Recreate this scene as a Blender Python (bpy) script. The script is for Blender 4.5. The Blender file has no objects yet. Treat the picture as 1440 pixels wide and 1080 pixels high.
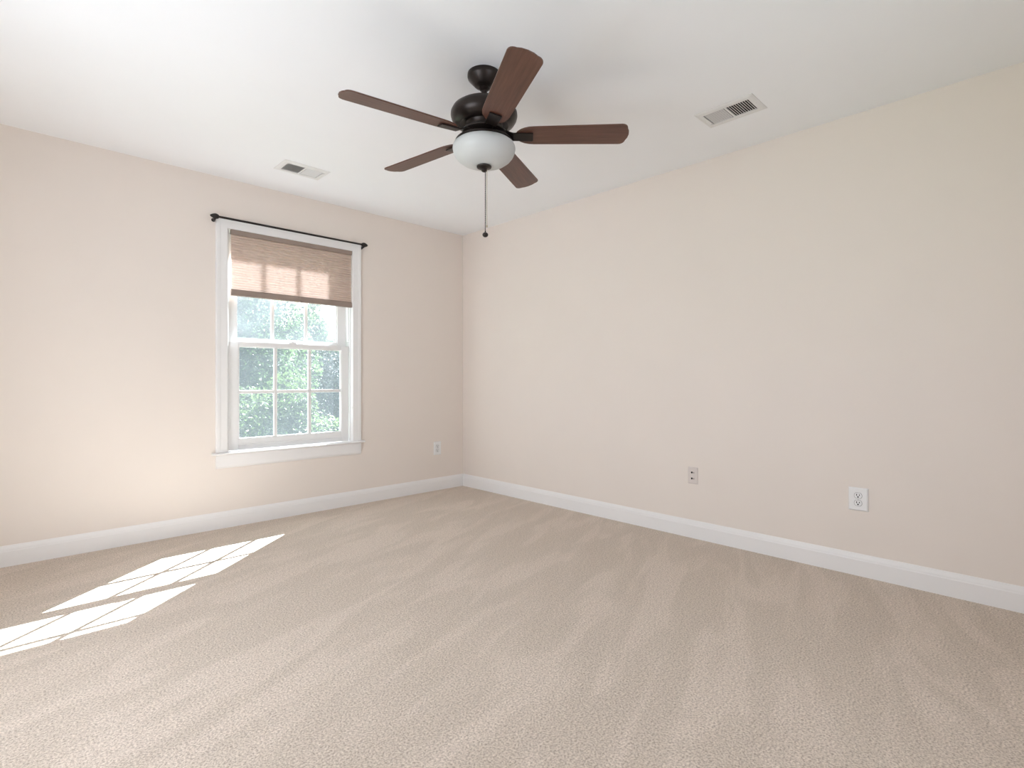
import bpy, bmesh, math, random
from mathutils import Vector, Matrix

SC = bpy.context.scene
COL = SC.collection
R = math.radians

# ------------------------------------------------------------------ camera
CAM = Vector((-3.261, -4.050, 1.032))
YAW = R(45.868)
cam_d = bpy.data.cameras.new('camera')
cam_d.sensor_width = 36.0
cam_d.lens = 744.82 / 1440 * 36
cam_d.shift_y = -6.0 / 1440
cam_d.clip_start = 0.02
cam_o = bpy.data.objects.new('camera', cam_d)
COL.objects.link(cam_o)
cam_o.location = CAM
cam_o.rotation_euler = (R(90), 0, YAW - R(90))
SC.camera = cam_o

# ------------------------------------------------------------------ light and exposure
SUN_STRENGTH = 80.0
SKY_STRENGTH = 2.2
SIDE_FILL_W = 29.0

world = bpy.data.worlds.new('sky')
SC.world = world
world.use_nodes = True
wn = world.node_tree.nodes
wn.clear()
wo = wn.new('ShaderNodeOutputWorld')
wb = wn.new('ShaderNodeBackground')
wb.inputs['Color'].default_value = (0.86, 0.93, 1.0, 1)
wb.inputs['Strength'].default_value = SKY_STRENGTH
world.node_tree.links.new(wb.outputs[0], wo.inputs[0])

sun_d = bpy.data.lights.new('sun', 'SUN')
sun_d.energy = SUN_STRENGTH
sun_d.angle = R(0.3)
sun_d.color = (0.93, 0.98, 1.06)
sun_o = bpy.data.objects.new('sun', sun_d)
COL.objects.link(sun_o)
sun_o.rotation_euler = Vector((-1.15, -1.0, -1.25)).to_track_quat('-Z', 'Y').to_euler()
sun_o.location = (11, 10, 14)


def fill_light(name, loc, direction, sx, sy, watts, color):
    d = bpy.data.lights.new(name, 'AREA')
    d.shape = 'RECTANGLE'
    d.size, d.size_y = sx, sy
    d.energy = watts
    d.color = color
    o = bpy.data.objects.new(name, d)
    COL.objects.link(o)
    o.location = loc
    o.rotation_euler = Vector(direction).to_track_quat('-Z', 'Y').to_euler()
    return o


# added fill lamp in an assumed opening of the side wall, left of camera
fill_light('side_fill_light', (-3.99, -2.15, 1.15), (1, 0, 0), 1.6, 1.2, SIDE_FILL_W, (0.88, 0.955, 1.07))
# second added fill lamp, in an assumed opening of the wall behind the camera
fill_light('rear_fill_light', (-2.0, -4.75, 1.25), (0, 1, 0), 1.1, 1.0, 7.0, (0.86, 0.955, 1.12))

SC.view_settings.view_transform = 'Standard'
SC.view_settings.look = 'None'
SC.view_settings.gamma = 1.0
SC.view_settings.use_curve_mapping = False
SC.view_settings.exposure = 0.08
cy = SC.cycles
cy.use_denoising = True
cy.max_bounces = 14
cy.diffuse_bounces = 8
cy.transparent_max_bounces = 24
cy.sample_clamp_indirect = 40.0
cy.caustics_reflective = False


# ------------------------------------------------------------------ materials
def srgb(r, g, b):
    f = lambda c: c / 12.92 if c <= 0.04045 else ((c + 0.055) / 1.055) ** 2.4
    return (f(r / 255), f(g / 255), f(b / 255), 1)


def new_mat(name):
    m = bpy.data.materials.new(name)
    m.use_nodes = True
    nt = m.node_tree
    b = nt.nodes['Principled BSDF']
    return m, nt, b


def add_noise(nt, scale, detail=2.0, rough=0.5, vec=None):
    n = nt.nodes.new('ShaderNodeTexNoise')
    n.inputs['Scale'].default_value = scale
    n.inputs['Detail'].default_value = detail
    n.inputs['Roughness'].default_value = rough
    if vec is None:
        tc = nt.nodes.new('ShaderNodeTexCoord')
        vec = tc.outputs['Object']
    nt.links.new(vec, n.inputs['Vector'])
    return n


def ramp(nt, fac, stops):
    r = nt.nodes.new('ShaderNodeValToRGB')
    e = r.color_ramp.elements
    while len(e) < len(stops):
        e.new(0.5)
    for el, (p, c) in zip(e, stops):
        el.position = p
        el.color = c
    nt.links.new(fac, r.inputs['Fac'])
    return r


def painted(name, col, rough=0.6, bump=0.0, bscale=260, var=0.02, spec=0.35, metallic=0.0):
    m, nt, b = new_mat(name)
    n = add_noise(nt, 3.0, 3)
    lo = tuple(c * (1 - var) for c in col[:3]) + (1,)
    hi = tuple(min(1, c * (1 + var)) for c in col[:3]) + (1,)
    rp = ramp(nt, n.outputs['Fac'], [(0.3, lo), (0.7, hi)])
    nt.links.new(rp.outputs['Color'], b.inputs['Base Color'])
    b.inputs['Roughness'].default_value = rough
    b.inputs['Metallic'].default_value = metallic
    b.inputs['Specular IOR Level'].default_value = spec
    if bump:
        n2 = add_noise(nt, bscale, 3)
        bp = nt.nodes.new('ShaderNodeBump')
        bp.inputs['Strength'].default_value = bump
        bp.inputs['Distance'].default_value = 0.002
        nt.links.new(n2.outputs['Fac'], bp.inputs['Height'])
        nt.links.new(bp.outputs['Normal'], b.inputs['Normal'])
    return m


M = {}
M['wall'] = painted('beige_wall_paint', (0.765, 0.70, 0.645, 1), 0.75, 0.08, 220, 0.008, 0.2)
M['ceiling'] = painted('white_ceiling_paint', (0.85, 0.865, 0.885, 1), 0.85, 0.06, 200, 0.006, 0.15)
M['trim'] = painted('white_trim_paint', (0.80, 0.79, 0.785, 1), 0.38, 0, 0, 0.006, 0.4)
M['vinyl'] = painted('white_window_vinyl', (0.78, 0.775, 0.77, 1), 0.4, 0, 0, 0.006, 0.4)
M['vent'] = painted('white_vent_enamel', (0.72, 0.72, 0.715, 1), 0.45, 0, 0, 0.01, 0.4)
M['duct'] = painted('dark_duct', (0.02, 0.02, 0.02, 1), 0.8, 0, 0, 0.1, 0.2)
M['plate'] = painted('white_plastic', (0.80, 0.80, 0.80, 1), 0.35, 0, 0, 0.006, 0.45)
M['beige_plate'] = painted('beige_plastic', (0.66, 0.60, 0.57, 1), 0.5, 0, 0, 0.006, 0.3)
M['slot'] = painted('dark_slot', (0.015, 0.014, 0.013, 1), 0.7, 0, 0, 0.1, 0.2)
M['recess_shade'] = painted('grey_recess_shade', (0.22, 0.21, 0.20, 1), 0.7, 0, 0, 0.05, 0.2)  # shadow around the outlet faces, put into the colour
M['screw'] = painted('painted_screw', (0.6, 0.6, 0.6, 1), 0.4, 0, 0, 0.01, 0.5)
M['bronze'] = painted('oil_rubbed_bronze', (0.026, 0.019, 0.016, 1), 0.36, 0.05, 150, 0.25, 0.5, 0.55)
M['black_metal'] = painted('black_rod_metal', (0.018, 0.014, 0.012, 1), 0.4, 0, 0, 0.1, 0.5, 0.3)
M['brass'] = painted('brass_chain', (0.50, 0.42, 0.28, 1), 0.35, 0, 0, 0.05, 0.5, 0.8)
M['rail_fabric'] = painted('taupe_shade_rail', (0.30, 0.235, 0.20, 1), 0.6, 0, 0, 0.02, 0.3)
M['bark'] = painted('tree_bark', (0.10, 0.075, 0.055, 1), 0.9, 0.5, 20, 0.3, 0.1)
M['lawn'] = painted('lawn_grass', (0.06, 0.10, 0.03, 1), 0.9, 0.5, 30, 0.3, 0.1)


def carpet_mat():
    m, nt, b = new_mat('beige_carpet')
    L = nt.links
    tc = nt.nodes.new('ShaderNodeTexCoord')
    fine = add_noise(nt, 150, 3, 0.7, tc.outputs['Object'])
    mid = add_noise(nt, 45, 3, 0.6, tc.outputs['Object'])
    # vacuum strokes: bands where the pile leans one way or the other
    rot = nt.nodes.new('ShaderNodeMapping')
    rot.inputs['Rotation'].default_value = (0, 0, R(-20))
    mp = nt.nodes.new('ShaderNodeMapping')
    mp.inputs['Scale'].default_value = (0.8, 3.2, 1)
    L.new(tc.outputs['Object'], rot.inputs['Vector'])
    L.new(rot.outputs['Vector'], mp.inputs['Vector'])
    lay = add_noise(nt, 2.0, 2.5, 0.5, mp.outputs['Vector'])
    lay.inputs['Distortion'].default_value = 0.8
    col = ramp(nt, fine.outputs['Fac'], [(0.34, (0.368, 0.300, 0.240, 1)), (0.50, (0.630, 0.532, 0.444, 1)),
                                         (0.66, (0.80, 0.70, 0.60, 1))])
    layr = ramp(nt, lay.outputs['Fac'], [(0.42, (0.95, 0.95, 0.945, 1)), (0.52, (0.99, 0.99, 0.99, 1)),
                                         (0.58, (1.05, 1.05, 1.06, 1))])
    midr = ramp(nt, mid.outputs['Fac'], [(0.3, (0.955, 0.955, 0.955, 1)), (0.7, (1.04, 1.04, 1.04, 1))])
    x1 = nt.nodes.new('ShaderNodeMixRGB'); x1.blend_type = 'MULTIPLY'; x1.inputs[0].default_value = 1
    x2 = nt.nodes.new('ShaderNodeMixRGB'); x2.blend_type = 'MULTIPLY'; x2.inputs[0].default_value = 1
    L.new(col.outputs[0], x1.inputs[1]); L.new(layr.outputs[0], x1.inputs[2])
    L.new(x1.outputs[0], x2.inputs[1]); L.new(midr.outputs[0], x2.inputs[2])
    L.new(x2.outputs[0], b.inputs['Base Color'])
    b.inputs['Roughness'].default_value = 0.95
    b.inputs['Specular IOR Level'].default_value = 0.08
    b.inputs['Sheen Weight'].default_value = 0.15
    b.inputs['Sheen Roughness'].default_value = 0.6
    ad = nt.nodes.new('ShaderNodeMath'); ad.operation = 'ADD'
    L.new(fine.outputs['Fac'], ad.inputs[0]); L.new(mid.outputs['Fac'], ad.inputs[1])
    bp = nt.nodes.new('ShaderNodeBump')
    bp.inputs['Strength'].default_value = 0.75
    bp.inputs['Distance'].default_value = 0.006
    L.new(ad.outputs[0], bp.inputs['Height'])
    L.new(bp.outputs['Normal'], b.inputs['Normal'])
    return m


def wood_mat():
    m, nt, b = new_mat('walnut_blade_wood')
    L = nt.links
    tc = nt.nodes.new('ShaderNodeTexCoord')
    mp = nt.nodes.new('ShaderNodeMapping')
    mp.inputs['Scale'].default_value = (2.5, 40, 20)
    L.new(tc.outputs['Object'], mp.inputs['Vector'])
    n = add_noise(nt, 2.2, 6, 0.6, mp.outputs['Vector'])
    n.inputs['Distortion'].default_value = 0.6
    c = ramp(nt, n.outputs['Fac'], [(0.3, (0.060, 0.024, 0.015, 1)), (0.55, (0.100, 0.041, 0.026, 1)),
                                    (0.75, (0.135, 0.060, 0.040, 1))])
    L.new(c.outputs[0], b.inputs['Base Color'])
    b.inputs['Roughness'].default_value = 0.36
    b.inputs['Specular IOR Level'].default_value = 0.6
    return m


def glass_mat(name, haze):
    m = bpy.data.materials.new(name)
    m.use_nodes = True
    nt = m.node_tree
    nt.nodes.clear()
    L = nt.links
    o = nt.nodes.new('ShaderNodeOutputMaterial')
    t = nt.nodes.new('ShaderNodeBsdfTransparent'); t.inputs[0].default_value = (0.93, 0.955, 0.95, 1)
    g = nt.nodes.new('ShaderNodeBsdfGlossy'); g.inputs['Roughness'].default_value = 0.02
    d = nt.nodes.new('ShaderNodeBsdfTranslucent'); d.inputs[0].default_value = (0.88, 0.94, 1.0, 1)
    n = add_noise(nt, 4.0, 3)
    mr = nt.nodes.new('ShaderNodeMapRange')
    mr.inputs['From Min'].default_value = 0.35; mr.inputs['From Max'].default_value = 0.65
    mr.inputs['To Min'].default_value = haze * 0.55; mr.inputs['To Max'].default_value = haze * 1.45  # translucent share stands in for glare haze over the view
    L.new(n.outputs['Fac'], mr.inputs['Value'])
    a = nt.nodes.new('ShaderNodeMixShader')
    c = nt.nodes.new('ShaderNodeMixShader')
    a.inputs[0].default_value = 0.04
    L.new(t.outputs[0], a.inputs[1]); L.new(g.outputs[0], a.inputs[2])
    L.new(mr.outputs[0], c.inputs[0]); L.new(a.outputs[0], c.inputs[1]); L.new(d.outputs[0], c.inputs[2])
    L.new(c.outputs[0], o.inputs[0])
    return m


def translucent_mat(name, dcol, tcol, fac, gloss=0.0, var=None):
    m = bpy.data.materials.new(name)
    m.use_nodes = True
    nt = m.node_tree
    nt.nodes.clear()
    L = nt.links
    o = nt.nodes.new('ShaderNodeOutputMaterial')
    d = nt.nodes.new('ShaderNodeBsdfDiffuse'); d.inputs[0].default_value = dcol
    t = nt.nodes.new('ShaderNodeBsdfTranslucent'); t.inputs[0].default_value = tcol
    x = nt.nodes.new('ShaderNodeMixShader'); x.inputs[0].default_value = fac
    L.new(d.outputs[0], x.inputs[1]); L.new(t.outputs[0], x.inputs[2])
    if var:
        n = add_noise(nt, var, 2)
        for src, dst in ((dcol, d), (tcol, t)):
            r = ramp(nt, n.outputs['Fac'], [(0.3, tuple(c * 0.6 for c in src[:3]) + (1,)),
                                            (0.7, tuple(c * 1.35 for c in src[:3]) + (1,))])
            L.new(r.outputs[0], dst.inputs[0])
    last = x
    if gloss:
        g = nt.nodes.new('ShaderNodeBsdfGlossy'); g.inputs['Roughness'].default_value = 0.35
        y = nt.nodes.new('ShaderNodeMixShader'); y.inputs[0].default_value = gloss
        L.new(x.outputs[0], y.inputs[1]); L.new(g.outputs[0], y.inputs[2])
        last = y
    L.new(last.outputs[0], o.inputs[0])
    return m


def veil_mat():
    # added sheet: mostly clear, a grey translucent share veils the view as haze
    m = bpy.data.materials.new('grey_haze_veil')
    m.use_nodes = True
    nt = m.node_tree
    nt.nodes.clear()
    o = nt.nodes.new('ShaderNodeOutputMaterial')
    t = nt.nodes.new('ShaderNodeBsdfTransparent')
    d = nt.nodes.new('ShaderNodeBsdfTranslucent'); d.inputs[0].default_value = (0.30, 0.33, 0.35, 1)
    x = nt.nodes.new('ShaderNodeMixShader'); x.inputs[0].default_value = 0.045
    nt.links.new(t.outputs[0], x.inputs[1]); nt.links.new(d.outputs[0], x.inputs[2])
    nt.links.new(x.outputs[0], o.inputs[0])
    return m


M['carpet'] = carpet_mat()
M['wood'] = wood_mat()
M['glass'] = glass_mat('window_glass', 0.003)
M['glass_upper'] = glass_mat('hazy_window_glass', 0.012)  # more of the glare haze put into the upper panes
M['veil'] = veil_mat()
M['shade'] = translucent_mat('taupe_shade_fabric', (0.72, 0.575, 0.505, 1), (0.68, 0.63, 0.60, 1), 0.34)
M['bowl'] = translucent_mat('frosted_bowl_glass', (0.70, 0.72, 0.72, 1), (0.70, 0.71, 0.70, 1), 0.25, 0.04)
M['leaf_mid'] = translucent_mat('green_leaves', (0.036, 0.056, 0.026, 1), (0.060, 0.098, 0.036, 1), 0.5, 0.04, 1.6)
M['leaf_light'] = translucent_mat('light_green_leaves', (0.034, 0.051, 0.019, 1), (0.056, 0.086, 0.027, 1), 0.5, 0.045, 1.6)
M['leaf_dark'] = translucent_mat('dusky_leaves', (0.029, 0.031, 0.030, 1), (0.037, 0.041, 0.037, 1), 0.45, 0.05, 1.6)


# ------------------------------------------------------------------ mesh helpers
class MB:
    def __init__(self):
        self.bm = bmesh.new()

    def box(self, x0, x1, y0, y1, z0, z1, mat=None):
        v = [self.bm.verts.new(p) for p in ((x0, y0, z0), (x1, y0, z0), (x1, y1, z0), (x0, y1, z0),
                                            (x0, y0, z1), (x1, y0, z1), (x1, y1, z1), (x0, y1, z1))]
        for f in ((3, 2, 1, 0), (4, 5, 6, 7), (0, 1, 5, 4), (1, 2, 6, 5), (2, 3, 7, 6), (3, 0, 4, 7)):
            self.bm.faces.new([v[i] for i in f])
        if mat is not None:
            for q in v:
                q.co = mat @ q.co
        return self

    def prism(self, poly, axis_fn, a, b):
        """poly: 2d points; axis_fn(p, t) -> 3d; extruded from t=a to t=b."""
        A = [self.bm.verts.new(axis_fn(p, a)) for p in poly]
        B = [self.bm.verts.new(axis_fn(p, b)) for p in poly]
        n = len(poly)
        self.bm.faces.new(A[::-1])
        self.bm.faces.new(B)
        for i in range(n):
            j = (i + 1) % n
            self.bm.faces.new((A[i], A[j], B[j], B[i]))
        return self

    def lathe(self, prof, seg=48, mat=None, closed=False):
        rings = []
        for r, z in prof:
            if r < 1e-6:
                rings.append([self.bm.verts.new((0, 0, z))])
            else:
                rings.append([self.bm.verts.new((r * math.cos(2 * math.pi * i / seg),
                                                 r * math.sin(2 * math.pi * i / seg), z)) for i in range(seg)])
        pairs = list(zip(rings, rings[1:]))
        if closed:
            pairs.append((rings[-1], rings[0]))
        for a, b in pairs:
            for i in range(seg):
                j = (i + 1) % seg
                if len(a) == 1 and len(b) == 1:
                    continue
                if len(a) == 1:
                    self.bm.faces.new((a[0], b[i], b[j]))
                elif len(b) == 1:
                    self.bm.faces.new((a[i], b[0], a[j]))
                else:
                    self.bm.faces.new((a[i], b[i], b[j], a[j]))
        if mat is not None:
            for ring in rings:
                for v in ring:
                    v.co = mat @ v.co
        return self

    def tube(self, pts, rad, seg=10, cap=True):
        pts = [Vector(p) for p in pts]
        rads = rad if isinstance(rad, (list, tuple)) else [rad] * len(pts)
        rings = []
        for i, p in enumerate(pts):
            d = (pts[min(i + 1, len(pts) - 1)] - pts[max(i - 1, 0)]).normalized()
            u = d.orthogonal().normalized() if i == 0 else (u - d * u.dot(d)).normalized()
            w = d.cross(u)
            rings.append([self.bm.verts.new(p + rads[i] * (u * math.cos(2 * math.pi * k / seg) + w * math.sin(2 * math.pi * k / seg)))
                          for k in range(seg)])
        for a, b in zip(rings, rings[1:]):
            for k in range(seg):
                j = (k + 1) % seg
                self.bm.faces.new((a[k], a[j], b[j], b[k]))
        if cap:
            self.bm.faces.new(rings[0][::-1])
            self.bm.faces.new(rings[-1])
        return self

    def ball(self, c, r, scale=(1, 1, 1), seg=16):
        m = Matrix.Translation(c) @ Matrix.Diagonal((*[s * r for s in scale], 1))
        bmesh.ops.create_uvsphere(self.bm, u_segments=seg, v_segments=max(6, seg // 2), radius=1, matrix=m)
        return self

    def build(self, name, mat, parent=None, bevel=0.0, smooth=False, segs=2):
        bmesh.ops.recalc_face_normals(self.bm, faces=self.bm.faces)
        me = bpy.data.meshes.new(name)
        self.bm.to_mesh(me)
        self.bm.free()
        me.materials.append(mat)
        if smooth:
            me.shade_smooth()
            me.set_sharp_from_angle(angle=R(38))
        o = bpy.data.objects.new(name, me)
        COL.objects.link(o)
        if parent is not None:
            o.parent = parent
        if bevel:
            bv = o.modifiers.new('bevel', 'BEVEL')
            bv.width = bevel
            bv.segments = segs
            bv.limit_method = 'ANGLE'
            bv.angle_limit = R(35)
        return o


def structure(o):
    o['kind'] = 'structure'
    return o


def thing(name, label, cat, loc=(0, 0, 0), rot=(0, 0, 0), group=None):
    o = bpy.data.objects.new(name, None)
    COL.objects.link(o)
    o.location = loc
    o.rotation_euler = rot
    o.empty_display_size = 0.1
    o['label'] = label
    o['category'] = cat
    if group:
        o['group'] = group
    return o


def copy_tree(o, parent=None):
    c = o.copy()
    COL.objects.link(c)
    if parent is not None:
        c.parent = parent
        c.matrix_parent_inverse = o.matrix_parent_inverse
    for ch in list(o.children):
        copy_tree(ch, c)
    return c


# ------------------------------------------------------------------ the room
H = 2.44
XL, YB = -3.86, -4.62          # unseen side wall and unseen wall behind the camera
T = 0.16

structure(MB().box(XL - T, T, YB - T, T, -0.2, 0).build('floor', M['carpet']))
structure(MB().box(XL - T, T, YB - T, T, H, H + 0.2).build('ceiling', M['ceiling']))


def wall_with_hole(name, mapf, u0, u1, z0, z1, hu0, hu1, hz0, hz1, d0, d1):
    """A wall slab with one opening; mapf(u, depth, z) gives the 3d point."""
    mb = MB()
    bm = mb.bm
    O = [(u0, z0), (u1, z0), (u1, z1), (u0, z1)]
    I = [(hu0, hz0), (hu1, hz0), (hu1, hz1), (hu0, hz1)]
    rings = {}
    for key, pts, d in (('of', O, d0), ('if', I, d0), ('ob', O, d1), ('ib', I, d1)):
        rings[key] = [bm.verts.new(mapf(u, d, z)) for u, z in pts]
    for i in range(4):
        j = (i + 1) % 4
        for a, b in (('of', 'if'), ('ob', 'ib'), ('of', 'ob'), ('if', 'ib')):
            bm.faces.new((rings[a][i], rings[a][j], rings[b][j], rings[b][i]))
    return structure(mb.build(name, M['wall']))


# opening of the window in view
WX0, WX1, WZ0, WZ1 = -2.126, -1.152, 0.488, 2.110
wall_with_hole('wall_left', lambda u, d, z: (u, d, z), XL - T, 0.0, 0, H, WX0, WX1, WZ0, WZ1, 0.0, T)
structure(MB().box(0, T, YB - T, T, 0, H).build('wall_right', M['wall']))
wall_with_hole('wall_side', lambda u, d, z: (XL - d, u, z), YB, 0.0, 0, H, -2.95, -1.35, 0.55, 1.75, 0.0, T)  # assumed opening, sized to shape the added side fill
wall_with_hole('wall_behind', lambda u, d, z: (u, YB - d, z), XL - T, 0.0, 0, H, -2.55, -1.45, 0.75, 1.75, 0.0, T)  # assumed opening that admits fill light from behind

# baseboards: a flat board with a moulded cap
BP = [(0, 0), (0.014, 0), (0.014, 0.082), (0.0125, 0.086), (0.0115, 0.094), (0.009, 0.102), (0.006, 0.109), (0.004, 0.115), (0, 0.115)]
structure(MB().prism(BP, lambda p, t: (t, -p[0], p[1]), XL, 0.0).build('baseboard_left', M['trim']))
structure(MB().prism(BP, lambda p, t: (-p[0], t, p[1]), YB, -0.0141).build('baseboard_right', M['trim']))
structure(MB().prism(BP, lambda p, t: (XL + p[0], t, p[1]), YB, -0.0141).build('baseboard_side', M['trim']))
structure(MB().prism(BP, lambda p, t: (t, YB + p[0], p[1]), XL + 0.0141, -0.0141).build('baseboard_behind', M['trim']))

# ------------------------------------------------------------------ the window
win = bpy.data.objects.new('window_1', None)
COL.objects.link(win)
win.location = (-1.639, 0, 0.51)
win['kind'] = 'structure'


def wpart(mb, name, mat, parent=None, bevel=0.002):
    o = mb.build(name, mat, parent or win, bevel)
    if parent is None:
        o.matrix_parent_inverse = Matrix.Translation(-Vector(win.location))
    return o


JX0, JX1 = -2.106, -1.172        # jamb faces
# jamb liners, head and sub-sill
jm = MB()
jm.box(WX0, JX0, -0.002, T, WZ0, WZ1)
jm.box(JX1, WX1, -0.002, T, WZ0, WZ1)
jm.box(JX0, JX1, -0.002, T, 2.090, WZ1)
jm.box(JX0, JX1, 0.028, T + 0.02, WZ0, 0.512)
wpart(jm, 'window_frame', M['vinyl'], None, 0.001)
# tracks at both sides and the stops
tr = MB()
for s, x in ((1, JX0), (-1, JX1)):
    a, b = sorted((x, x + s * 0.010))
    tr.box(a, b, 0.014, 0.026, 0.5125, 2.09)
    a, b = sorted((x, x + s * 0.016))
    tr.box(a, b, 0.030, 0.066, 1.345, 2.09)
    a, b = sorted((x, x + s * 0.022))
    tr.box(a, b, 0.112, 0.150, 0.5125, 2.09)
tr.box(JX0, JX1, 0.112, 0.150, 2.065, 2.09)
wpart(tr, 'sash_track', M['vinyl'], None, 0.001)


def casing_profile(w):
    # across the board from inner edge (0) to outer edge (w): thickness
    return [(0, 0), (0, 0.011), (0.004, 0.014), (0.045, 0.0155), (0.052, 0.0175), (w - 0.008, 0.019), (w - 0.002, 0.017), (w, 0.012), (w, 0)]


CW = 0.076
cs = MB()
ix0, ix1, iz1, cz0 = JX0 - 0.003, JX1 + 0.003, 2.0895, 0.527
bm = cs.bm
prof = casing_profile(CW)
loop = []
for (px, pz, sx, sz) in ((ix0, cz0, -1, 0), (ix0, iz1, -1, 1), (ix1, iz1, 1, 1), (ix1, cz0, 1, 0)):
    loop.append([bm.verts.new((px + sx * a, -t, pz + sz * a)) for a, t in prof])
for A, B in zip(loop, loop[1:]):
    for i in range(len(prof)):
        j = (i + 1) % len(prof)
        bm.faces.new((A[i], A[j], B[j], B[i]))
bm.faces.new(loop[0])
bm.faces.new(loop[-1][::-1])
wpart(cs, 'casing', M['trim'], None, 0)

stool = MB()
stool.prism([(-0.0005, 0.5100), (-0.032, 0.5100), (-0.037, 0.512), (-0.040, 0.5165), (-0.037, 0.5225), (-0.032, 0.526), (-0.0005, 0.526)],
            lambda p, t: (t, p[0], p[1]), -2.2105, -1.0675)
stool.box(JX0, JX1, -0.0005, 0.034, 0.5125, 0.526)
wpart(stool, 'sill', M['trim'], None, 0)
ap = MB()
ap.prism([(0, 0.5095), (-0.016, 0.5095), (-0.016, 0.432), (-0.013, 0.424), (-0.008, 0.416), (0, 0.414)],
         lambda p, t: (t, p[0], p[1]), -2.184, -1.094)
wpart(ap, 'apron', M['trim'], None, 0.001)


def sash(name, x0, x1, z0, z1, gx0, gx1, gz0, gz1, y0, y1, nrow, row_z, glass):
    mb = MB()
    mb.box(x0, gx0, y0, y1, z0, z1)
    mb.box(gx1, x1, y0, y1, z0, z1)
    mb.box(gx0, gx1, y0, y1, z0, gz0)
    mb.box(gx0, gx1, y0, y1, gz1, z1)
    o = wpart(mb, name, M['vinyl'], None, 0.002)
    ym = (y0 + y1) / 2
    # inner glazing bead
    bd = MB()
    b = 0.007
    bd.box(gx0, gx0 + b, ym - 0.010, ym + 0.006, gz0, gz1)
    bd.box(gx1 - b, gx1, ym - 0.010, ym + 0.006, gz0, gz1)
    bd.box(gx0 + b, gx1 - b, ym - 0.010, ym + 0.006, gz0, gz0 + b)
    bd.box(gx0 + b, gx1 - b, ym - 0.010, ym + 0.006, gz1 - b, gz1)
    k = bd.build('glazing_bead', M['vinyl'], o, 0.001)
    # muntins
    mu = MB()
    w = 0.012
    xs = [gx0 + (gx1 - gx0) * i / 3 for i in (1, 2)]
    for x in xs:
        mu.box(x - w, x + w, ym - 0.009, ym + 0.005, gz0 + 0.0005, gz1 - 0.0005)
    cuts = [gx0] + xs + [gx1]
    for z in row_z:
        for a, c in zip(cuts, cuts[1:]):
            mu.box(a + (w if a != gx0 else 0.0005), c - (w if c != gx1 else 0.0005), ym - 0.009, ym + 0.005, z - w, z + w)
    mu.build('muntin', M['vinyl'], o, 0.002)
    gl = MB()
    gl.box(gx0 + 0.0005, gx1 - 0.0005, ym + 0.0062, ym + 0.0092, gz0 + 0.0005, gz1 - 0.0005)
    gl.build('pane', glass, o)
    return o


LS = sash('lower_sash', -2.094, -1.183, 0.527, 1.306, -2.027, -1.2465, 0.606, 1.273, 0.030, 0.062, 2, [0.943], M['glass'])
US = sash('upper_sash', -2.088, -1.190, 1.278, 2.062, -2.029, -1.262, 1.330, 1.997, 0.070, 0.104, 2, [1.664], M['glass_upper'])
# lifted ledge along the lower sash bottom rail
rl = MB()
rl.box(-2.03, -1.245, 0.0245, 0.0302, 0.561, 0.569)
rl.build('finger_rail', M['vinyl'], LS, 0.002)
# cam lock on the meeting rail
lk = MB()
lk.box(-1.668, -1.612, 0.032, 0.060, 1.3062, 1.316)
lk.lathe([(0.0, 0), (0.013, 0), (0.013, 0.008), (0.009, 0.011), (0, 0.011)], 20, Matrix.Translation((-1.640, 0.046, 1.316)))
lk.box(-1.648, -1.600, 0.036, 0.044, 1.318, 1.326)
lk.build('sash_lock', M['vinyl'], LS, 0.0015)
sm = MB()
sm.box(JX0 + 0.023, JX1 - 0.023, 0.1405, 0.1420, 0.535, 2.064)
wpart(sm, 'haze_sheet', M['veil'], None, 0)  # sheet added outside the sashes to haze the view
# small tilt clip / cord cleat on the right jamb
ck = MB()
ck.box(-1.1785, -1.1725, -0.0125, -0.002, 0.800, 0.812)
wpart(ck, 'cord_clip', M['plate'], None, 0.001)

# ------------------------------------------------------------------ cellular shade
sh = thing('window_shade', 'taupe pleated cellular shade pulled a quarter down inside the window', 'window shade', (-1.632, 0.004, 2.0885))


def shade_part(mb, name, mat, bevel=0.0):
    o = mb.build(name, mat, sh, bevel)
    o.matrix_parent_inverse = Matrix.Translation(-Vector(sh.location))
    return o


SX0, SX1 = -2.085, -1.178
hr = MB()
hr.prism([(-0.014, 2.0882), (-0.014, 2.060), (-0.010, 2.056), (0.010, 2.056), (0.0105, 2.0882)], lambda p, t: (t, p[0], p[1]), SX0 - 0.004, SX1 + 0.003)
shade_part(hr, 'head_rail', M['rail_fabric'], 0.001)
fb = MB()
n = 22
zt, zb = 2.056, 1.669
for yn, yf in ((-0.0012, -0.0085), (0.0012, 0.0085)):      # front and rear skins of the cells
    prev = None
    for i in range(2 * n + 1):
        z = zt + (zb - zt) * i / (2 * n)
        y = yf if i % 2 else yn
        row = [fb.bm.verts.new((SX0 + (SX1 - SX0) * k / 4, y, z)) for k in range(5)]
        if prev:
            for k in range(4):
                fb.bm.faces.new((prev[k], prev[k + 1], row[k + 1], row[k]))
        prev = row
shade_part(fb, 'pleated_fabric', M['shade'])
br = MB()
br.prism([(-0.004, 1.671), (0.004, 1.671), (0.0095, 1.660), (0.0095, 1.627), (0.006, 1.6245), (-0.010, 1.6245), (-0.0135, 1.628), (-0.0135, 1.634), (-0.0115, 1.637), (-0.0105, 1.658)],
         lambda p, t: (t, p[0], p[1]), SX0 - 0.003, SX1 + 0.003)
shade_part(br, 'bottom_rail', M['rail_fabric'], 0.0008)

# ------------------------------------------------------------------ curtain rod
RY, RZ = -0.050, 2.148
rx0, rx1 = -2.190, -1.094
rod = thing('curtain_rod', 'thin black metal curtain rod above the window casing', 'curtain rod', (-1.65, -0.0, RZ))


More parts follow.
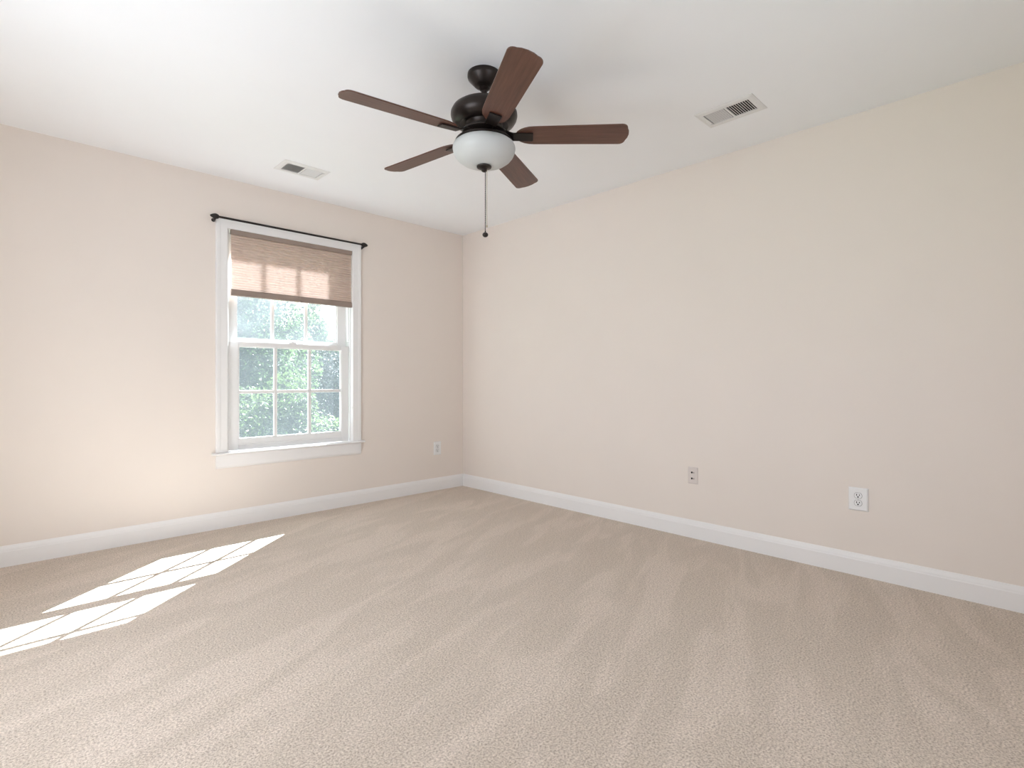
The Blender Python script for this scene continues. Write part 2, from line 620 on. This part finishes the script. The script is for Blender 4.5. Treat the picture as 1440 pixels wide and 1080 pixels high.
def rod_part(mb, name, parent=None, bevel=0.0, smooth=False):
    o = mb.build(name, M['black_metal'], parent or rod, bevel, smooth)
    o.matrix_parent_inverse = Matrix.Translation(-Vector(rod.location))
    return o


rod_part(MB().tube([(rx0, RY, RZ), (rx1, RY, RZ)], 0.0075, 14), 'rod', None, 0, True)
for s, x in ((-1, rx0), (1, rx1)):
    Mx = Matrix.Translation((x, RY, RZ)) @ Matrix.Rotation(R(90) * s, 4, 'Y')
    rod_part(MB().lathe([(0, -0.012), (0.0125, -0.012), (0.0165, -0.004), (0.0185, 0.005), (0.0175, 0.014), (0.013, 0.026), (0.007, 0.037), (0.0, 0.042)], 24, Mx),
             'finial', None, 0, True)
    bx = x + s * 0.008
    b = MB()
    b.lathe([(0, 0), (0.0125, 0), (0.0125, 0.005), (0.010, 0.010), (0, 0.010)], 24,
            Matrix.Translation((bx, -0.0005, RZ - 0.016)) @ Matrix.Rotation(R(90), 4, 'X'))
    b.tube([(bx, -0.008, RZ - 0.016), (bx, -0.028, RZ - 0.016), (bx, -0.044, RZ - 0.013), (bx, RY, RZ - 0.004)], [0.0085, 0.0085, 0.0085, 0.0085], 12)
    rod_part(b, 'bracket', None, 0, True)

# ------------------------------------------------------------------ ceiling fan
AX, AY = -1.6535, -2.2085
fan = thing('ceiling_fan', 'dark bronze ceiling fan with five brown wood blades and frosted bowl light', 'ceiling fan', (AX, AY, H))


def fan_part(mb, name, mat, parent=None, bevel=0.0, smooth=True):
    """mesh coordinates: x, y from the fan axis, z above the floor."""
    for v in mb.bm.verts:
        v.co.z -= H
    return mb.build(name, mat, parent or fan, bevel, smooth)


fan_part(MB().lathe([(0, 2.4395), (0.0755, 2.4395), (0.0765, 2.434), (0.0765, 2.424), (0.074, 2.417), (0.048, 2.389), (0.043, 2.384), (0.034, 2.380), (0.0, 2.380)], 56),
         'canopy', M['bronze'])
dr = MB()
dr.lathe([(0.0, 2.3795), (0.024, 2.3795), (0.026, 2.372), (0.018, 2.364), (0.0135, 2.362), (0.0135, 2.330), (0.022, 2.328), (0.022, 2.306), (0, 2.306)], 28)
fan_part(dr, 'downrod', M['bronze'])
fan_part(MB().lathe([(0.0, 2.3055), (0.050, 2.3055), (0.088, 2.302), (0.095, 2.296), (0.100, 2.2945), (0.126, 2.287), (0.144, 2.274), (0.1525, 2.258),
                     (0.1535, 2.246), (0.150, 2.232), (0.140, 2.216), (0.126, 2.206), (0.112, 2.202), (0.108, 2.205), (0.088, 2.205), (0.084, 2.200),
                     (0.082, 2.178), (0.0, 2.178)], 64), 'motor_housing', M['bronze'])
fan_part(MB().lathe([(0.0, 2.1775), (0.098, 2.1775), (0.102, 2.174), (0.102, 2.166), (0.096, 2.162), (0.0, 2.162)], 56), 'flywheel', M['bronze'])
fan_part(MB().lathe([(0.0, 2.1395), (0.062, 2.1395), (0.070, 2.136), (0.128, 2.132), (0.132, 2.128), (0.132, 2.122), (0.126, 2.119), (0.0, 2.119)], 56), 'light_fitter', M['bronze'])
fan_part(MB().lathe([(0.124, 2.1185), (0.131, 2.1185), (0.139, 2.112), (0.1435, 2.103), (0.1445, 2.094), (0.142, 2.080), (0.135, 2.064), (0.122, 2.048), (0.103, 2.034),
                     (0.078, 2.0235), (0.048, 2.018), (0.020, 2.0165), (0.0, 2.0165), (0.0, 2.0205), (0.048, 2.022), (0.077, 2.0275), (0.101, 2.038), (0.119, 2.051), (0.131, 2.066), (0.138, 2.081),
                     (0.1405, 2.094), (0.1395, 2.102), (0.135, 2.109), (0.128, 2.1145), (0.124, 2.115)], 72), 'glass_bowl', M['bowl'])
fan_part(MB().lathe([(0.0, 2.0162), (0.032, 2.0162), (0.0345, 2.013), (0.033, 2.009), (0.022, 2.006), (0.013, 2.003), (0.0125, 1.994), (0.008, 1.990), (0.0, 1.989)], 32),
         'finial', M['bronze'])
# stem hidden between flywheel and fitter
fan_part(MB().lathe([(0.0, 2.1615), (0.055, 2.1615), (0.055, 2.140), (0.0, 2.140)], 32), 'switch_housing', M['bronze'])


def chain(mb, x, y, z0, z1, r, pitch):
    z = z0
    mb.tube([(x, y, z0), (x, y, z1)], r * 0.45, 6)
    while z > z1:
        mb.ball((x, y, z), r, seg=6)
        z -= pitch
    return mb


c1 = fan_part(chain(MB(), 0.004, -0.0038, 1.992, 1.716, 0.0024, 0.0052), 'pull_chain', M['black_metal'])
kb = MB()
kb.tube([(0.004, -0.0038, 1.718), (0.004, -0.0038, 1.708)], 0.003, 10)
kb.ball((0.004, -0.0038, 1.700), 0.0135, (1, 1, 0.85), 20)
fan_part(kb, 'pull_knob', M['bronze'], c1)
c2 = fan_part(chain(MB(), 0.009, -0.0087, 1.998, 1.745, 0.0019, 0.0055), 'pull_chain', M['brass'])
c2['label'] = 'pale brass pull chain'
cn = MB()
cn.lathe([(0, 0), (0.003, 0.002), (0.003, 0.011), (0, 0.013)], 10, Matrix.Translation((0.009, -0.0087, 1.733)))
fan_part(cn, 'connector', M['brass'], c2)


def blade_outline():
    pts = []
    r0, r1 = 0.143, 0.662
    w0, w1 = 0.060, 0.0675       # half widths near the root and near the tip
    # rounded root
    for i in range(13):
        a = R(90 + 180 * i / 12)
        pts.append((r0 + 0.088 + 0.088 * math.cos(a), w0 * math.sin(a)))
    # tip with rounded corners and a gently curved end
    c = 0.028
    for i in range(7):
        a = R(-90 + 90 * i / 6)
        pts.append((r1 - 0.010 - c + c * math.cos(a), -w1 + c + c * math.sin(a)))
    pts.append((r1 - 0.003, -w1 * 0.35)); pts.append((r1, 0)); pts.append((r1 - 0.003, w1 * 0.35))
    for i in range(7):
        a = R(90 * i / 6)
        pts.append((r1 - 0.010 - c + c * math.cos(a), w1 - c + c * math.sin(a)))
    return pts


def blade_iron():
    mb = MB()
    # flat arm lying under the blade, narrowing to the flywheel
    secs = [(0.070, 0.021, 0.0115), (0.100, 0.023, 0.010), (0.120, 0.025, -0.002), (0.134, 0.0265, -0.0085), (0.218, 0.0275, -0.0115), (0.225, 0.0255, -0.0115)]
    rings = []
    for u, hw, z in secs:
        rings.append([mb.bm.verts.new(q) for q in ((u, -hw, z + 0.0055), (u, hw, z + 0.0055), (u, hw, z), (u, -hw, z))])
    for a, b in zip(rings, rings[1:]):
        for k in range(4):
            j = (k + 1) % 4
            mb.bm.faces.new((a[k], a[j], b[j], b[k]))
    mb.bm.faces.new(rings[0][::-1]); mb.bm.faces.new(rings[-1])
    return mb


PITCH = R(-12)
BZ = 2.1545
TH0 = -118.0
blade0 = MB().prism(blade_outline(), lambda p, t: (p[0], p[1], t), -0.003, 0.003).build('blade', M['wood'], fan, 0.0012)
iron0 = blade_iron().build('blade_arm', M['bronze'], blade0, 0.0012)
for k in range(5):
    b = blade0 if k == 0 else copy_tree(blade0, fan)
    b.location = (0, 0, BZ - H)
    b.rotation_mode = 'XYZ'
    b.rotation_euler = (PITCH, 0, R(TH0 + 72 * k))

# ------------------------------------------------------------------ ceiling vents
def make_vent(label, loc, rotz, frac_closed):
    """long axis = local x; the bank on -x leans so that the camera looks through it."""
    v = thing('ceiling_vent', label, 'air vent', loc, (0, 0, rotz), 'white ceiling air registers')
    L2, W2 = 0.152, 0.1015        # half sizes of the face
    l2, w2 = 0.118, 0.064         # half sizes of the louvre opening
    z0, z1 = -0.004, 0.0
    fr = MB()
    bm = fr.bm

    def ring(a, b, z):
        return [bm.verts.new(q) for q in ((-a, -b, z), (a, -b, z), (a, b, z), (-a, b, z))]
    R1, R2, R3, R4, R5 = ring(L2, W2, -0.0003), ring(L2 - 0.001, W2 - 0.001, -0.003), ring(L2 - 0.014, W2 - 0.014, -0.0065), ring(l2, w2, -0.0065), ring(l2, w2, -0.0003)
    for A, B in ((R1, R2), (R2, R3), (R3, R4), (R4, R5)):
        for i in range(4):
            j = (i + 1) % 4
            bm.faces.new((A[i], A[j], B[j], B[i]))
    fr.build('frame', M['vent'], v)
    MB().box(-0.005, 0.005, -w2, w2, -0.0065, -0.0004).build('center_bar', M['vent'], v)
    MB().box(-l2, l2, -w2, w2, -0.0009, -0.0003).build('duct_opening', M['duct'], v)
    for side in (-1, 1):
        lb = MB()
        nsl = 9
        for i in range(nsl):
            u0, u1 = (0.0095, l2 - 0.004)
            u = side * (u0 + (u1 - u0) * (i + 0.5) / nsl)
            tilt = R(33) if side < 0 else R(-40)
            m = Matrix.Translation((u, 0, -0.0036)) @ Matrix.Rotation(-tilt, 4, 'Y')
            lb.box(-0.0042, 0.0042, -w2 + 0.0005, w2 - 0.0005, -0.0004, 0.0004, m)
        o = lb.build('louver_bank', M['vent'], v)
    for s in (-1, 1):
        sc_ = MB().lathe([(0, -0.0075), (0.0025, -0.0072), (0.0035, -0.0064), (0, -0.0064)], 12, Matrix.Translation((s * (L2 - 0.018), 0, 0)))
        sc_.build('screw', M['screw'], v)
    lv = MB()
    lv.box(l2 - 0.004, l2 + 0.010, -w2 - 0.0, -w2 + 0.012, -0.012, -0.0068)
    lv.build('damper_lever', M['vent'], v, 0.001)
    return v


make_vent('white ceiling register nearer the right wall, right of the fan', (-0.505, -2.852, H), R(90), 0)
make_vent('white ceiling register above the window, left of the fan', (-1.795, -0.516, H), R(0), 0)

# ------------------------------------------------------------------ wall outlets
def outlet(label, loc, rotz, w, h, plate_mat, face_mat, style, depth=0.006):
    """local x along the wall, local -y into the room."""
    o = thing('wall_outlet', label, 'outlet', loc, (0, 0, rotz), None)
    pl = MB()
    bm = pl.bm
    b = 0.006

    def ring(hw, hh, y):
        return [bm.verts.new(q) for q in ((-hw, y, -hh), (hw, y, -hh), (hw, y, hh), (-hw, y, hh))]
    A, B, C = ring(w / 2, h / 2, -0.0002), ring(w / 2, h / 2, -depth * 0.45), ring(w / 2 - b, h / 2 - b, -depth)
    for P, Q in ((A, B), (B, C)):
        for i in range(4):
            j = (i + 1) % 4
            bm.faces.new((P[i], P[j], Q[j], Q[i]))
    bm.faces.new(C)
    bm.faces.new(A[::-1])
    pl.build('cover_plate', plate_mat, o, 0.0008)
    for s in (1, -1):
        zc = s * 0.0195
        gp = MB()
        gp.prism([(1.09 * 0.0172 * math.cos(2 * math.pi * i / 28), zc + max(-0.0156, min(0.0156, 1.09 * 0.0172 * math.sin(2 * math.pi * i / 28)))) for i in range(28)],
                 lambda p, t: (p[0], t, p[1]), -depth + 0.0006, -depth - 0.0004)
        gp.build('receptacle_ring', M['recess_shade'] if style == 'duplex' else plate_mat, o)  # on duplex plates the grey stands in for recess shadow
        f = MB()
        n = 28
        poly = []
        for i in range(n):
            a = 2 * math.pi * i / n
            x, z = 0.0172 * math.cos(a), 0.0172 * math.sin(a)
            poly.append((x, zc + max(-0.0142, min(0.0142, z))))
        f.prism(poly, lambda p, t: (p[0], t, p[1]), -depth + 0.0004, -depth - 0.0016)
        fo = f.build('receptacle', face_mat, o, 0.0004)
        sl = MB()
        d0, d1 = -depth - 0.0014, -depth - 0.0020
        if style == 'duplex':
            sl.box(-0.0082, -0.0046, d1, d0, zc - 0.0010, zc + 0.0085)
            sl.box(0.0046, 0.0080, d1, d0, zc - 0.0002, zc + 0.0075)
            sl.lathe([(0, 0), (0.0038, 0), (0.0038, 0.0006), (0, 0.0006)], 14, Matrix.Translation((0, d0, zc - 0.0070)) @ Matrix.Rotation(R(90), 4, 'X'))
        else:
            sl.lathe([(0, 0), (0.0066, 0), (0.0066, 0.0006), (0, 0.0006)], 18, Matrix.Translation((-0.0045, d0, zc)) @ Matrix.Rotation(R(90), 4, 'X'))
            sl.box(0.0072, 0.0108, d1, d0, zc - 0.0046, zc + 0.0040)
        sl.build('slot', M['slot'], fo)
    s_ = MB()
    s_.lathe([(0, 0), (0.0032, 0), (0.0028, 0.0012), (0, 0.0014)], 14, Matrix.Translation((0, -depth + 0.0002, 0)) @ Matrix.Rotation(R(90), 4, 'X'))
    s_.build('screw', M['screw'], o)
    return o


outlet('white duplex outlet on the window wall near the corner', (-0.308, 0, 0.391), 0, 0.082, 0.122, M['plate'], M['plate'], 'duplex')
outlet('small beige jack plate with two dark holes on the right wall', (0, -2.389, 0.4065), R(-90), 0.068, 0.109, M['beige_plate'], M['beige_plate'], 'jack')
outlet('large white duplex outlet, nearest the camera on the right wall', (0, -3.317, 0.402), R(-90), 0.090, 0.121, M['plate'], M['plate'], 'duplex', 0.010)

# ------------------------------------------------------------------ outdoors
structure(MB().box(-40, 60, 0.6, 90, -3.6, -3.2).build('ground', M['lawn']))


def tree(label, base, trunk_h, blobs, leaf, nleaf, lsize, seed, name='tree'):
    rnd = random.Random(seed)
    t = thing(name, label, 'tree', base, (0, 0, 0), 'trees outside the window')
    B = Vector(base)
    # trunk with branches that reach into each blob
    tk = MB()
    top = Vector((0.1, 0.05, trunk_h))
    tk.tube([(0, 0, -0.05), (0.03, 0.0, trunk_h * 0.4), top], [0.16, 0.13, 0.09], 10)
    for (bx, by, bz, br_) in blobs:
        e = Vector((bx, by, bz)) - B
        mid = top.lerp(e, 0.5) + Vector((rnd.uniform(-.15, .15), rnd.uniform(-.15, .15), 0.1))
        tk.tube([top - Vector((0, 0, 0.1)), mid, e], [0.07, 0.045, 0.015], 7)
    tk.build('trunk', M['bark'], t, 0, True)
    verts, faces = [], []
    tot = sum(b[3] ** 2 for b in blobs)
    for (bx, by, bz, br_) in blobs:
        c = Vector((bx, by, bz)) - B
        lump = [(Vector((rnd.gauss(0, 1), rnd.gauss(0, 1), rnd.gauss(0, 1))).normalized(), rnd.uniform(-0.25, 0.25)) for _ in range(9)]
        for _ in range(int(nleaf * br_ ** 2 / tot)):
            d = Vector((rnd.gauss(0, 1), rnd.gauss(0, 1), rnd.gauss(0, 1))).normalized()
            k = 1 + sum(a * max(0, d.dot(q)) ** 4 for q, a in lump)
            r = br_ * k * (1 - 0.55 * rnd.random() ** 2.2)
            p = c + d * r
            s = lsize * rnd.uniform(0.6, 1.35)
            nrm = (d * 0.5 + Vector((rnd.gauss(0, .6), rnd.gauss(0, .6), rnd.gauss(0, .6) + 0.5))).normalized()
            u = nrm.orthogonal().normalized()
            u = Matrix.Rotation(rnd.uniform(0, 6.283), 3, nrm) @ u
            w = nrm.cross(u)
            i = len(verts)
            fold = nrm * (0.12 * s)
            verts += [p - u * s, p + w * 0.5 * s + fold - u * 0.1 * s, p + u * s * 1.1 - fold, p - w * 0.5 * s + fold - u * 0.1 * s]
            faces += [(i, i + 1, i + 2), (i, i + 2, i + 3)]
    me = bpy.data.meshes.new('foliage')
    me.from_pydata(verts, [], faces)
    me.materials.append(leaf)
    o = bpy.data.objects.new('foliage', me)
    COL.objects.link(o)
    o.parent = t
    return t


G = -3.2
tree('tall green tree outside, filling the left panes', (0.9, 9.6, G), 4.4,
     [(0.3, 9.4, 2.0, 1.35), (1.5, 9.7, 3.2, 1.3), (0.9, 9.2, 0.6, 1.2), (1.8, 9.9, 1.5, 1.1), (0.9, 9.8, 4.2, 1.2)], M['leaf_mid'], 15000, 0.062, 3)
tree('bright leafy shrub tree outside, low in the bottom panes', (0.4, 6.2, G), 2.0,
     [(-0.2, 6.2, 0.15, 0.8), (0.6, 6.4, 0.0, 0.75), (0.3, 6.1, -1.0, 0.9), (1.3, 6.4, -0.35, 0.75), (0.9, 6.5, 0.6, 0.55)], M['leaf_light'], 14000, 0.042, 5)
tree('dusky dark leaved tree outside, behind the right panes', (4.2, 11.6, G), 3.4,
     [(3.7, 11.4, 1.0, 0.95), (4.7, 11.6, 0.6, 1.1), (3.6, 11.2, -0.4, 0.9), (4.4, 11.2, -0.9, 1.1)], M['leaf_dark'], 14000, 0.046, 7)
tree('distant green tree outside, behind the middle panes', (3.2, 16.4, G), 4.6,
     [(2.4, 16.2, 2.6, 1.7), (3.8, 16.6, 1.4, 1.7), (3.0, 16.2, 4.2, 1.2), (1.6, 16.6, 3.8, 1.6), (4.6, 16.6, -0.2, 1.7)], M['leaf_mid'], 20000, 0.072, 9)
tree('far pale tree outside, seen under open sky in the upper right pane', (8.6, 21.6, G), 3.6,
     [(7.5, 21.3, 3.3, 1.05), (8.6, 21.6, 1.9, 1.35), (9.6, 21.8, 1.2, 1.6), (8.3, 21.3, -0.1, 1.9)], M['leaf_mid'], 22000, 0.085, 11)
